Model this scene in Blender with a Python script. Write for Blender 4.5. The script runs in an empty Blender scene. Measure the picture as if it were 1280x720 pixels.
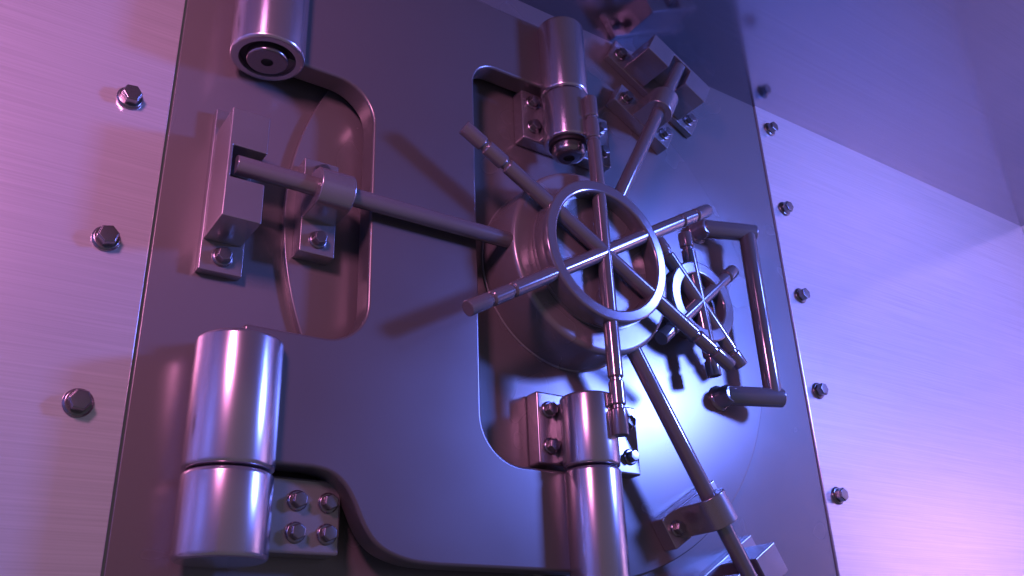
import bpy, bmesh, math
from mathutils import Matrix, Vector
from math import sin, cos, pi, radians

S = bpy.context.scene
COL = S.collection

# ---------------------------------------------------------------- materials
def nodes_of(name):
    m = bpy.data.materials.new(name)
    m.use_nodes = True
    nt = m.node_tree
    b = nt.nodes['Principled BSDF']
    return m, nt, b

def add_rough_variation(nt, b, lo, hi, scale=(9, 9, 9), detail=2, rough_tex=True, bump=0.0):
    tc = nt.nodes.new('ShaderNodeTexCoord')
    mp = nt.nodes.new('ShaderNodeMapping')
    mp.inputs['Scale'].default_value = scale
    nz = nt.nodes.new('ShaderNodeTexNoise')
    nz.inputs['Scale'].default_value = 1.0
    nz.inputs['Detail'].default_value = detail
    nz.inputs['Roughness'].default_value = 0.5
    mr = nt.nodes.new('ShaderNodeMapRange')
    mr.inputs['From Min'].default_value = 0.3
    mr.inputs['From Max'].default_value = 0.7
    mr.inputs['To Min'].default_value = lo
    mr.inputs['To Max'].default_value = hi
    nt.links.new(tc.outputs['Object'], mp.inputs['Vector'])
    nt.links.new(mp.outputs['Vector'], nz.inputs['Vector'])
    nt.links.new(nz.outputs['Fac'], mr.inputs['Value'])
    nt.links.new(mr.outputs['Result'], b.inputs['Roughness'])
    if bump:
        bp = nt.nodes.new('ShaderNodeBump')
        bp.inputs['Strength'].default_value = bump
        bp.inputs['Distance'].default_value = 0.002
        nt.links.new(nz.outputs['Fac'], bp.inputs['Height'])
        nt.links.new(bp.outputs['Normal'], b.inputs['Normal'])
    return nz, mp

def metal(name, col, lo, hi, metallic=1.0, scale=(9, 9, 9), bump=0.0, detail=2):
    m, nt, b = nodes_of(name)
    b.inputs['Base Color'].default_value = (*col, 1)
    b.inputs['Metallic'].default_value = metallic
    add_rough_variation(nt, b, lo, hi, scale, detail, bump=bump)
    return m

def brushed(name, col, lo, hi, scale, metallic=0.85, bump=0.25, var=0.18):
    """brushed sheet steel: fine streaks stretched along one axis"""
    m, nt, b = nodes_of(name)
    b.inputs['Metallic'].default_value = metallic
    nz, mp = add_rough_variation(nt, b, lo, hi, scale, 4, bump=bump)
    mix = nt.nodes.new('ShaderNodeMapRange')
    mix.inputs['From Min'].default_value = 0.25
    mix.inputs['From Max'].default_value = 0.75
    mix.inputs['To Min'].default_value = 1 - var
    mix.inputs['To Max'].default_value = 1 + var
    nt.links.new(nz.outputs['Fac'], mix.inputs['Value'])
    vm = nt.nodes.new('ShaderNodeVectorMath')
    vm.operation = 'SCALE'
    vm.inputs[0].default_value = col
    nt.links.new(mix.outputs['Result'], vm.inputs['Scale'])
    nt.links.new(vm.outputs['Vector'], b.inputs['Base Color'])
    return m

M_WALL = brushed('brushed wall steel', (0.78, 0.77, 0.79), 0.19, 0.21, (3.0, 40, 300), 0.66, bump=0.0, var=0.10)
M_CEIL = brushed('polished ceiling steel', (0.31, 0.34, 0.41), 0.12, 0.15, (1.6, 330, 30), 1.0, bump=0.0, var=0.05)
M_SIDE = brushed('brushed side wall steel', (0.74, 0.71, 0.72), 0.40, 0.46, (330, 1.6, 30), 0.4, bump=0.0, var=0.06)
M_DOOR = metal('satin dark door steel', (0.185, 0.176, 0.166), 0.25, 0.28, 0.40, (5, 5, 5))
M_PLATE = metal('satin arm steel', (0.158, 0.151, 0.142), 0.29, 0.33, 0.55, (5, 5, 5))
M_POL = metal('polished barrel steel', (0.50, 0.48, 0.50), 0.21, 0.24, 0.88, (4, 4, 8))
M_PART = metal('machined steel', (0.36, 0.345, 0.345), 0.22, 0.27, 0.75, (14, 14, 14))
M_WHEEL = metal('satin wheel steel', (0.25, 0.24, 0.24), 0.12, 0.14, 0.6, (14, 14, 14))
M_DRUM = metal('satin drum steel', (0.25, 0.24, 0.23), 0.25, 0.29, 0.45, (6, 6, 6))
M_BOLT = metal('dark bolt steel', (0.26, 0.25, 0.255), 0.20, 0.26, 0.9, (30, 30, 30))
M_BLACK = metal('near black steel', (0.03, 0.028, 0.03), 0.5, 0.6, 0.5)  # near-black base colour for the bore floor and washers

# ---------------------------------------------------------------- helpers
def tag(o, label, cat, group=None, kind=None):
    if label: o['label'] = label
    if cat: o['category'] = cat
    if group: o['group'] = group
    if kind: o['kind'] = kind
    return o

def empty(name, loc, label, cat, group=None, roty=0.0):
    o = bpy.data.objects.new(name, None)
    o.empty_display_size = 0.05
    o.location = loc
    o.rotation_euler = (0, roty, 0)
    COL.objects.link(o)
    return tag(o, label, cat, group)

def link(name, bm, mat, parent=None, bevel=0.0, seg=3, smooth=35, loc=None):
    bmesh.ops.recalc_face_normals(bm, faces=bm.faces)
    me = bpy.data.meshes.new(name)
    bm.to_mesh(me); bm.free()
    me.materials.append(mat)
    o = bpy.data.objects.new(name, me)
    COL.objects.link(o)
    if parent: o.parent = parent
    if loc: o.location = loc
    flags = [p.use_smooth for p in me.polygons]
    me.set_sharp_from_angle(angle=radians(smooth))
    me.polygons.foreach_set('use_smooth', flags)
    if bevel:
        bv = o.modifiers.new('edge rounding', 'BEVEL')
        bv.width = bevel; bv.segments = seg
        bv.limit_method = 'ANGLE'; bv.angle_limit = radians(38)
        bv.use_clamp_overlap = True
        wn = o.modifiers.new('weighted normals', 'WEIGHTED_NORMAL')
        wn.keep_sharp = True
        for e in me.edges: e.use_edge_sharp = False
    return o

def prism(bm, pts, y0, y1):
    """outline in the x/z plane extruded along y"""
    bm.faces.ensure_lookup_table(); nf = len(bm.faces)
    a = [bm.verts.new((x, y0, z)) for x, z in pts]
    b = [bm.verts.new((x, y1, z)) for x, z in pts]
    bm.faces.new(a); bm.faces.new(b)
    n = len(pts)
    for i in range(n):
        bm.faces.new((a[i], a[(i+1) % n], b[(i+1) % n], b[i]))
    bm.faces.ensure_lookup_table()
    for f in bm.faces[nf:]: f.smooth = True

def box(bm, x0, x1, y0, y1, z0, z1):
    prism(bm, [(x0, z0), (x1, z0), (x1, z1), (x0, z1)], y0, y1)

def lathe(bm, prof, org=(0, 0, 0), axis=(0, 0, 1), n=64, closed=False, phase=0.0):
    """profile of (radius, height) pairs turned about an axis"""
    ax = Vector(axis).normalized()
    q = Vector((0, 0, 1)).rotation_difference(ax).to_matrix()
    o = Vector(org)
    rings = []
    for r, h in prof:
        if r < 1e-7:
            rings.append([bm.verts.new(o + ax*h)])
        else:
            rings.append([bm.verts.new(o + q @ Vector((r*cos(2*pi*i/n+phase), r*sin(2*pi*i/n+phase), h))) for i in range(n)])
    pairs = list(zip(rings, rings[1:]))
    if closed: pairs.append((rings[-1], rings[0]))
    hs = [h for r, h in prof]
    for k, (A, B) in enumerate(pairs):
        flat = abs(hs[k]-hs[(k+1) % len(hs)]) < 1e-6      # end faces stay truly flat
        for i in range(n):
            j = (i+1) % n
            if len(A) == 1 and len(B) == 1: break
            if len(A) == 1: f = bm.faces.new((A[0], B[i], B[j]))
            elif len(B) == 1: f = bm.faces.new((A[i], A[j], B[0]))
            else: f = bm.faces.new((A[i], A[j], B[j], B[i]))
            f.smooth = not flat

def rnd(r0, h0, r1, h1, rc, hc, n=4):
    """quarter-round points from (r0,h0) to (r1,h1) about centre (rc,hc)"""
    out = []
    a0 = math.atan2(h0-hc, r0-rc); a1 = math.atan2(h1-hc, r1-rc)
    while a1-a0 > pi: a1 -= 2*pi
    while a1-a0 < -pi: a1 += 2*pi
    R = math.hypot(r0-rc, h0-hc)
    for i in range(n+1):
        a = a0 + (a1-a0)*i/n
        out.append((rc+R*cos(a), hc+R*sin(a)))
    return out

def solid_cyl(r, h0, h1, c=0.004):
    """profile of a capped cylinder with rounded rims"""
    return ([(0, h0)] + rnd(r-c, h0, r, h0+c, r-c, h0+c) +
            rnd(r, h1-c, r-c, h1, r-c, h1-c) + [(0, h1)])

def bolt_mesh(size=1.0):
    """flanged hex bolt head pointing to -y, seated on y = 0"""
    bm = bmesh.new()
    s = size
    lathe(bm, [(0, 0), (0.0215*s, 0), (0.0215*s, 0.003*s), (0.0185*s, 0.0062*s), (0, 0.0064*s)], axis=(0, -1, 0), n=40)
    lathe(bm, [(0.0155*s, 0.005*s), (0.0165*s, 0.0065*s), (0.0165*s, 0.0200*s), (0.0145*s, 0.0225*s), (0, 0.0228*s)],
          axis=(0, -1, 0), n=6, phase=pi/6)
    for f in bm.faces: f.smooth = True
    return bm

def add_bolt(parent, x, y, z, size=1.0, spin=0.0, proto={}):
    key = round(size, 3)
    if key not in proto:
        bm = bolt_mesh(size)
        o = link('bolt', bm, M_BOLT, parent, bevel=0.0011*size, seg=2)
        proto[key] = o
    else:
        o = proto[key].copy()
        COL.objects.link(o)
        o.parent = parent
    o.location = (x, y, z)
    o.rotation_euler = (0, spin, 0)
    return o

def arc(cx, cz, r, a0, a1, n=10):
    return [(cx + r*cos(radians(a0+(a1-a0)*i/n)), cz + r*sin(radians(a0+(a1-a0)*i/n))) for i in range(n+1)]

def smooth_pts(pts, k=6):
    out = []
    n = len(pts)
    for i in range(n-1):
        p0 = Vector(pts[max(i-1, 0)]); p1 = Vector(pts[i]); p2 = Vector(pts[i+1]); p3 = Vector(pts[min(i+2, n-1)])
        for j in range(k):
            t = j/k
            out.append(tuple(0.5*((2*p1)+(p2-p0)*t+(2*p0-5*p1+4*p2-p3)*t*t+(3*p1-p0-3*p2+p3)*t**3)))
    out.append(tuple(pts[-1]))
    return out

# ---------------------------------------------------------------- layout numbers (metres; wall plane is y = 0)
HX, HZ = 1.1994, 0.8830      # centre of the door
CEIL = 1.713
X0, X1 = 0.2844, 2.0547      # the door frame between the wall panels
XR = 3.704                   # side wall

# ---------------------------------------------------------------- room shell
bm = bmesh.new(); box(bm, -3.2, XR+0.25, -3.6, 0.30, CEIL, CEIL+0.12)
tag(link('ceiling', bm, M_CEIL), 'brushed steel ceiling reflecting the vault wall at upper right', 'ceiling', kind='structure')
bm = bmesh.new(); box(bm, XR, XR+0.2, -3.6, 0.30, -1.6, CEIL+0.03)
tag(link('side_wall', bm, M_SIDE), 'steel side wall glimpsed at the far right edge', 'wall', kind='structure')

XL = -1.36
bm = bmesh.new(); box(bm, XL-0.2, XL, -3.6, 0.30, -1.6, CEIL+0.03)
tag(link('side_wall', bm, M_SIDE), 'steel side wall left of the photograph', 'wall', kind='structure')

def wall_panel(label, x0, x1, bolts, face=-0.0055):
    r = empty('wall_panel', ((x0+x1)/2, 0, -1.5), label, 'wall panel', 'brushed steel panels beside the door')
    bm = bmesh.new(); cx = (x0+x1)/2
    box(bm, x0-cx, x1-cx, face, 0.0295, 0, CEIL+1.5+0.03)
    link('sheet', bm, M_WALL, r, bevel=0.0022, seg=2)
    for x, z in bolts:
        add_bolt(r, x-cx, face, z+1.5, 1.12, spin=0.5*sin(37*z+x))
    return r

wall_panel('brushed steel wall panel left of the door, lit pink, with three bolts', XL+0.002, X0-0.0035,
           [(0.2085, 1.0390-0.2964*i) for i in range(-1, 4)], 0.003)
wall_panel('brushed steel wall panel right of the door, lit blue violet, with five bolts', X1+0.0035, XR-0.002,
           [(2.1100, 1.6380-0.2967*i) for i in range(0, 6)])

# ---------------------------------------------------------------- door frame plate
fr = empty('door_frame', (HX, 0, -1.5), 'flat dark steel frame plate surrounding the round vault door', 'door frame')
bm = bmesh.new(); box(bm, X0-HX, X1-HX, 0, 0.031, 0, CEIL+1.5+0.031)
link('face_plate', bm, M_DOOR, fr, bevel=0.0020, seg=2)
# lower pair: fixed knuckle and its bolted leaf on the frame
LBX, LBY, LBR = 0.4346, -0.0775, 0.0735
hl = empty('frame_hinge', (LBX, 0, 0.27), 'bolted hinge leaf with four hex bolts and the lower barrel at bottom left', 'hinge')
bm = bmesh.new(); lathe(bm, solid_cyl(LBR, 0.1987-0.27, 0.3365-0.27, 0.009), (0, LBY, 0), n=96)
link('barrel', bm, M_POL, hl)
bm = bmesh.new(); box(bm, 0.03, 0.2105, -0.052, 0.0, 0.2215-0.27, 0.349-0.27)
lf = link('leaf', bm, M_PART, hl, bevel=0.006)
for x in (0.5640, 0.6200):
    for z in (0.3090, 0.2560):
        add_bolt(lf, x-LBX, -0.052, z-0.27, 0.84, spin=0.1)
bm = bmesh.new(); lathe(bm, solid_cyl(LBR*0.8, 0.325-0.27, 0.345-0.27, 0.002), (0, LBY, 0), n=64)
link('bearing_washer', bm, M_BLACK, hl)

# ---------------------------------------------------------------- round door
DR = 0.684
dr = empty('vault_door', (HX, 0, HZ), 'large round dark steel vault door with a raised central drum', 'vault door')
bm = bmesh.new()
lathe(bm, [(0, 0.0), (DR, 0.0)] + rnd(DR, 0.0125, DR-0.0030, 0.0155, DR-0.0030, 0.0125, 4) + [(0, 0.0155)], axis=(0, -1, 0), n=256)
link('door_disc', bm, M_DOOR, dr)
bm = bmesh.new()
DRUM = 0.2240
lathe(bm, [(0, 0.0155), (DRUM+0.003, 0.0155), (DRUM+0.003, 0.018), (DRUM, 0.020)] + rnd(DRUM, 0.128, DRUM-0.012, 0.140, DRUM-0.012, 0.128, 6) +
      [(0.0, 0.140)], axis=(0, -1, 0), n=160)
link('drum', bm, M_DRUM, dr)

# ---------------------------------------------------------------- hinge brackets bolted to the round door
CBX, CBY, CBR = 1.1660, -0.1150, 0.0590
def door_bracket(label, zlo, zhi, klo, khi, nut):
    zc = (zlo+zhi)/2
    r = empty('door_bracket', (CBX, -0.0155, zc), label, 'hinge bracket', 'hinge brackets on the round door')
    bm = bmesh.new(); box(bm, 1.0780-CBX, 1.3560-CBX, -0.0400, 0.0, zlo-zc, zhi-zc)
    lf = link('leaf', bm, M_PART, r, bevel=0.005)
    for x in (1.1080, 1.3260):
        for z in (zlo+0.039, zhi-0.039):
            add_bolt(lf, x-CBX, -0.0400, z-zc, 0.86, spin=0.15)
    bm = bmesh.new(); lathe(bm, solid_cyl(CBR, klo-zc, khi-zc, 0.006), (0, CBY+0.0155, 0), n=96)
    link('barrel', bm, M_POL, r)
    bm = bmesh.new(); box(bm, -0.040, 0.040, CBY+0.0155+0.02, -0.036, max(zlo, klo)+0.004-zc, min(zhi, khi)-0.004-zc)
    link('neck', bm, M_PART, r, bevel=0.004)
    if nut:
        bm = bmesh.new()
        lathe(bm, solid_cyl(0.047, klo-0.008-zc, klo+0.004-zc, 0.002), (0, CBY+0.0155, 0), n=64)
        link('washer', bm, M_BLACK, r)
        bm = bmesh.new()
        lathe(bm, [(0, klo-0.004-zc), (0.041, klo-0.004-zc)] + rnd(0.041, klo-0.020-zc, 0.025, klo-0.036-zc, 0.025, klo-0.020-zc, 6) +
              [(0.014, klo-0.036-zc), (0.012, klo-0.024-zc), (0, klo-0.024-zc)], (0, CBY+0.0155, 0), n=48)
        link('pin_cap', bm, M_BOLT, r)
    return r
door_bracket('bolted hinge bracket gripping the upper barrel above the large wheel, round pin cap below', 1.2220, 1.3715, 1.1930, 1.3270, True)
door_bracket('bolted hinge bracket on the barrel below the large wheel', 0.4245, 0.5810, 0.4100, 0.5600, False)

# ---------------------------------------------------------------- crane arm (thick notched plate + its barrels)
ca = empty('hinge_arm', (LBX, -0.035, HZ), 'thick notched dark steel hinge arm plate carrying polished barrels', 'hinge arm')
S_low = smooth_pts([(0.575, 0.359), (0.606, 0.353), (0.631, 0.336), (0.650, 0.309), (0.668, 0.273), (0.690, 0.243),
                    (0.719, 0.224), (0.765, 0.211), (0.821, 0.207)], 4)
S_up = [(x, 2*HZ-0.003-z) for x, z in S_low][::-1]
out = ([(LBX, 0.359)] + S_low + [(1.185, 0.207), (1.185, 0.4045)] +
       arc(1.012, 0.4995, 0.095, 270, 180) + arc(0.980, 1.299, 0.063, 180, 90) +
       [(1.185, 1.362), (1.185, 1.556)] + S_up + [(LBX, 1.404), (LBX, 1.179)] +
       arc(0.580, 1.094, 0.085, 90, 0) + arc(0.580, 0.682, 0.085, 0, -90) + [(LBX, 0.597)])
bm = bmesh.new(); prism(bm, [(x-LBX, z-HZ) for x, z in out], 0.0, -0.055)
link('plate', bm, M_PLATE, ca, bevel=0.007, seg=4)
def arm_barrel(x, y, r, z0, z1, prof=None):
    bm = bmesh.new()
    lathe(bm, prof or solid_cyl(r, z0-HZ, z1-HZ, 0.008), (x-LBX, y+0.035, 0), n=96)
    return link('barrel', bm, M_POL, ca)
arm_barrel(LBX, LBY, LBR, 0.3400, 0.5650)
arm_barrel(CBX, CBY, CBR, 0.1400, 0.4060)
arm_barrel(CBX, CBY, CBR, 1.3310, 1.5440)
zb = 1.170-HZ                                      # upper left barrel, hollow at its lower end
prof = ([(0, zb+0.02), (0.054, zb+0.02), (0.054, zb+0.004), (0.056, zb)] + rnd(LBR-0.007, zb, LBR, zb+0.007, LBR-0.007, zb+0.007) +
        [(LBR, 0.50), (0, 0.50)])
ub = arm_barrel(LBX, LBY, LBR, 0, 0, prof)
bm = bmesh.new()
lathe(bm, [(0, zb+0.0195), (0.0535, zb+0.0195), (0.0535, zb+0.012), (0, zb+0.012)], (LBX-LBX, LBY+0.035, 0), n=64)
link('bore', bm, M_BLACK, ub)
bm = bmesh.new()
lathe(bm, [(0, zb+0.012), (0.041, zb+0.012)] + rnd(0.041, zb-0.002, 0.036, zb-0.007, 0.036, zb-0.002) +
      [(0.012, zb-0.007), (0.011, zb+0.006), (0, zb+0.006)], (0, LBY+0.035, 0), n=48)
link('pin_cap', bm, M_BOLT, ub)

# ---------------------------------------------------------------- hand wheels
def spoke_profile(L, r, grooves):
    """half of a grip bar with turned grooves near its end; mirrored about the middle"""
    half = [(0, L), (r-0.002, L), (r-0.0005, L-0.0006), (r, L-0.002)]
    for g in grooves:
        half += [(r, g+0.007), (r*0.90, g+0.0045), (r*0.74, g+0.003), (r*0.74, g-0.003), (r*0.90, g-0.0045), (r, g-0.007)]
    return half + [(a, -b) for a, b in half[::-1]]

def hand_wheel(name, label, cx, cz, yb, angles, L, r, grooves, ro, ri, nf, nb, shaft, ybase):
    w = empty(name, (cx, ybase, cz), label, 'hand wheel')
    yy = yb-ybase
    bm = bmesh.new()
    c = 0.0052
    f, b = nf+ybase, nb+ybase          # distances in front of the base
    lathe(bm, rnd(ro, f-c, ro-c, f, ro-c, f-c) + rnd(ri+c, f, ri, f-c, ri+c, f-c) + rnd(ri, b+0.002, ri+0.002, b, ri+0.002, b+0.002, 2) +
          rnd(ro-0.002, b, ro, b+0.002, ro-0.002, b+0.002, 2), axis=(0, -1, 0), n=160, closed=True)
    link('rim', bm, M_WHEEL, w)
    for a in angles:
        bm = bmesh.new()
        lathe(bm, spoke_profile(L, r, grooves), (0, yy, 0), (cos(radians(a)), 0, sin(radians(a))), n=40)
        link('spoke', bm, M_WHEEL, w, smooth=22)
    bm = bmesh.new()
    lathe(bm, solid_cyl(shaft[0], 0.0, shaft[1], 0.0015), axis=(0, -1, 0), n=128)
    link('hub', bm, M_DRUM, w)
    return w
hand_wheel('hand_wheel', 'large six handled hand wheel in front of the central drum', HX-0.007, 0.8830, -0.180, (90.3, 30.3, -29.7), 0.4167, 0.0168,
           (0.357, 0.297), 0.1715, 0.1430, 0.1985, 0.1525, (0.168, 0.0175), -0.1400)
hand_wheel('hand_wheel', 'small hand wheel between the large wheel and the pull handle', 1.583, 0.8805, -0.0835, (96.0, 40.0, 130.0), 0.1940, 0.0182,
           (0.150,), 0.1095, 0.0750, 0.100, 0.066, (0.072, 0.0515), -0.0155)
# ---------------------------------------------------------------- locking rods, guides and strike boxes around the door
RY = -0.1170
def radial(u, ang, y=0.0):
    return (HX+u*cos(radians(ang)), y, HZ+0.003+u*sin(radians(ang)))

def locking_rod(label, ang):
    r = empty('locking_rod', radial(0.2, ang, RY), label, 'locking rod', 'locking rods radiating from the drum', -radians(ang))
    bm = bmesh.new()
    lathe(bm, solid_cyl(0.0182, 0.0, 0.616, 0.002), axis=(1, 0, 0), n=40)
    link('bar', bm, M_WHEEL, r)
    return r

def clone(root, label, loc, rot):
    c = root.copy(); COL.objects.link(c)
    c.location = loc; c.rotation_euler = rot; c['label'] = label
    for ch in list(root.children):
        d = ch.copy(); COL.objects.link(d); d.parent = c
        for g in list(ch.children):
            e = g.copy(); COL.objects.link(e); e.parent = d
    return c

def guide(label, ang):
    u0 = 0.628
    r = empty('rod_guide', radial(u0, ang, -0.0155), label, 'rod guide', 'guides clamping the locking rods', -radians(ang))
    bm = bmesh.new(); box(bm, -0.036, 0.036, -0.040, 0.0, -0.100, 0.108)
    lf = link('leaf', bm, M_PART, r, bevel=0.0025)
    ry = RY+0.0155
    bm = bmesh.new()
    n = 24; R = 0.0390
    pts = [(-R, -0.038)] + [(-R*cos(pi*i/n), ry - R*sin(pi*i/n)) for i in range(n+1)] + [(R, -0.038)]
    # half-round strap: outline in z / y, extruded along the rod
    x0, x1 = -0.034, 0.036
    A = [bm.verts.new((x0, y, z)) for z, y in pts]; B = [bm.verts.new((x1, y, z)) for z, y in pts]
    bm.faces.new(A); bm.faces.new(B)
    for i in range(len(pts)):
        j = (i+1) % len(pts); bm.faces.new((A[i], A[j], B[j], B[i]))
    for f in bm.faces: f.smooth = True
    link('strap', bm, M_PART, r, bevel=0.003)
    for t in (-0.072, 0.078):
        add_bolt(lf, 0.0, -0.040, t, 0.86, spin=0.2)
    return r

def strike(label, ang):
    u0 = 0.796
    r = empty('strike_box', radial(u0, ang, 0.0), label, 'strike box', 'strike boxes receiving the rods', -radians(ang))
    bm = bmesh.new(); box(bm, -0.039, 0.041, -0.022, 0.0, -0.173, 0.173)
    lf = link('base_plate', bm, M_PART, r, bevel=0.002)
    bm = bmesh.new()
    # block with a slot open to the front and towards the door centre
    x0, x1, s, t = -0.033, 0.038, 0.033, 0.113
    xs = 0.030
    pts = [(x0, -t), (x1, -t), (x1, t), (x0, t), (x0, s), (xs, s), (xs, -s), (x0, -s)]
    prism(bm, pts, -0.0215, -0.1285)
    link('block', bm, M_PART, r, bevel=0.0022)
    for tt in (-0.142, 0.142):
        add_bolt(lf, 0.0, -0.022, tt, 0.90, spin=0.2)
    return r

ANG = (180, 61.2, -60.0)
rod0 = locking_rod('round locking rod running left from the drum into the left strike box', ANG[0])
gd0 = guide('half round guide holding the left locking rod inside the left notch', ANG[0])
st0 = strike('slotted strike box on the frame at the end of the left locking rod', ANG[0])
for ang, word, ug, us in ((ANG[1], ('upper right', 'top right'), 0.626, 0.799), (ANG[2], ('lower right', 'bottom right'), 0.617, 0.788)):
    rot = (0, -radians(ang), 0)
    clone(rod0, 'round locking rod running to the %s from the drum' % word[0], radial(0.2, ang, RY), rot)
    clone(gd0, 'half round guide holding the %s locking rod' % word[0], radial(ug, ang, -0.0155), rot)
    clone(st0, 'slotted strike box on the frame at the %s, beyond its rod guide' % word[1], radial(us, ang, 0), rot)

# ---------------------------------------------------------------- pull handle
ph = empty('pull_handle', (1.682, -0.0155, 0.905), 'tall tubular pull handle standing off the door beside the small wheel', 'handle')
zt, zb_ = 1.138, 0.661
bx, by = 1.806-1.682, -0.089+0.0155
bm = bmesh.new()
lathe(bm, solid_cyl(0.0235, zb_-0.905-0.004, zt-0.905+0.004, 0.002), (bx, by, 0), n=40)
link('grip', bm, M_WHEEL, ph)
for z in (zt, zb_):
    bm = bmesh.new()
    d = Vector((bx, by+0.030, 0)); Ld = d.length
    lathe(bm, solid_cyl(0.0250, -0.004, Ld+0.025, 0.004), (0, -0.030, z-0.905), d, n=40)
    arm = link('arm', bm, M_WHEEL, ph)
    bm = bmesh.new()
    lathe(bm, [(0, 0), (0.033, 0), (0.033, 0.004), (0.028, 0.009), (0.0265, 0.014), (0.0265, 0.036), (0.020, 0.048), (0, 0.051)],
          (0, 0, z-0.905), (0, -1, 0), n=40)
    link('foot', bm, M_WHEEL, arm)

# ---------------------------------------------------------------- camera (solved from the bolt rows and the wheel)
cam = bpy.data.cameras.new('camera')
co = bpy.data.objects.new('camera', cam); COL.objects.link(co)
yaw, pit, rol = 0.6114, 0.4249, -0.0402
fwd = Vector((sin(yaw)*cos(pit), cos(yaw)*cos(pit), sin(pit)))
rt = Vector((cos(yaw), -sin(yaw), 0)); up = rt.cross(fwd)
r2 = cos(rol)*rt + sin(rol)*up; u2 = -sin(rol)*rt + cos(rol)*up
mt = Matrix((r2, u2, -fwd)).transposed().to_4x4()
mt.translation = Vector((0, -1.5184, 0))
co.matrix_world = mt
cam.sensor_width = 36.0
cam.lens = 36.0*1113.7/1280
cam.clip_start = 0.02; cam.clip_end = 200
S.camera = co

# ---------------------------------------------------------------- light
def area(name, loc, target, sx, sy, power, col, spread=180):
    l = bpy.data.lights.new(name, 'AREA')
    l.shape = 'RECTANGLE'; l.size = sx; l.size_y = sy
    l.energy = power; l.color = col; l.spread = radians(spread)
    o = bpy.data.objects.new(name, l); COL.objects.link(o)
    o.location = loc
    o.rotation_euler = (Vector(target)-Vector(loc)).to_track_quat('-Z', 'Y').to_euler()
    return o
area('blue_lamp', (3.28, -2.00, 1.40), (0.9, 0, 0.75), 0.36, 0.36, 104, (0.13, 0.205, 1.0), 165)
area('pink_lamp', (-0.60, -1.48, 1.34), (0.15, 0.0, 0.95), 0.30, 0.36, 13, (1.0, 0.32, 0.68), 110)
area('pink_lamp', (1.50, -1.75, 0.55), (XR, -1.05, 0.80), 0.45, 0.45, 7, (1.0, 0.50, 0.90), 72)  # added pink fill, brightens the right side wall for its reflection in the panel

w = bpy.data.worlds.new('World'); S.world = w
w.use_nodes = True
bg = w.node_tree.nodes['Background']
bg.inputs['Color'].default_value = (0.30, 0.26, 0.35, 1)
bg.inputs['Strength'].default_value = 0.36

S.cycles.blur_glossy = 0.6
S.view_settings.view_transform = 'Standard'
S.view_settings.look = 'None'
S.view_settings.exposure = 0.0
S.view_settings.gamma = 1.0
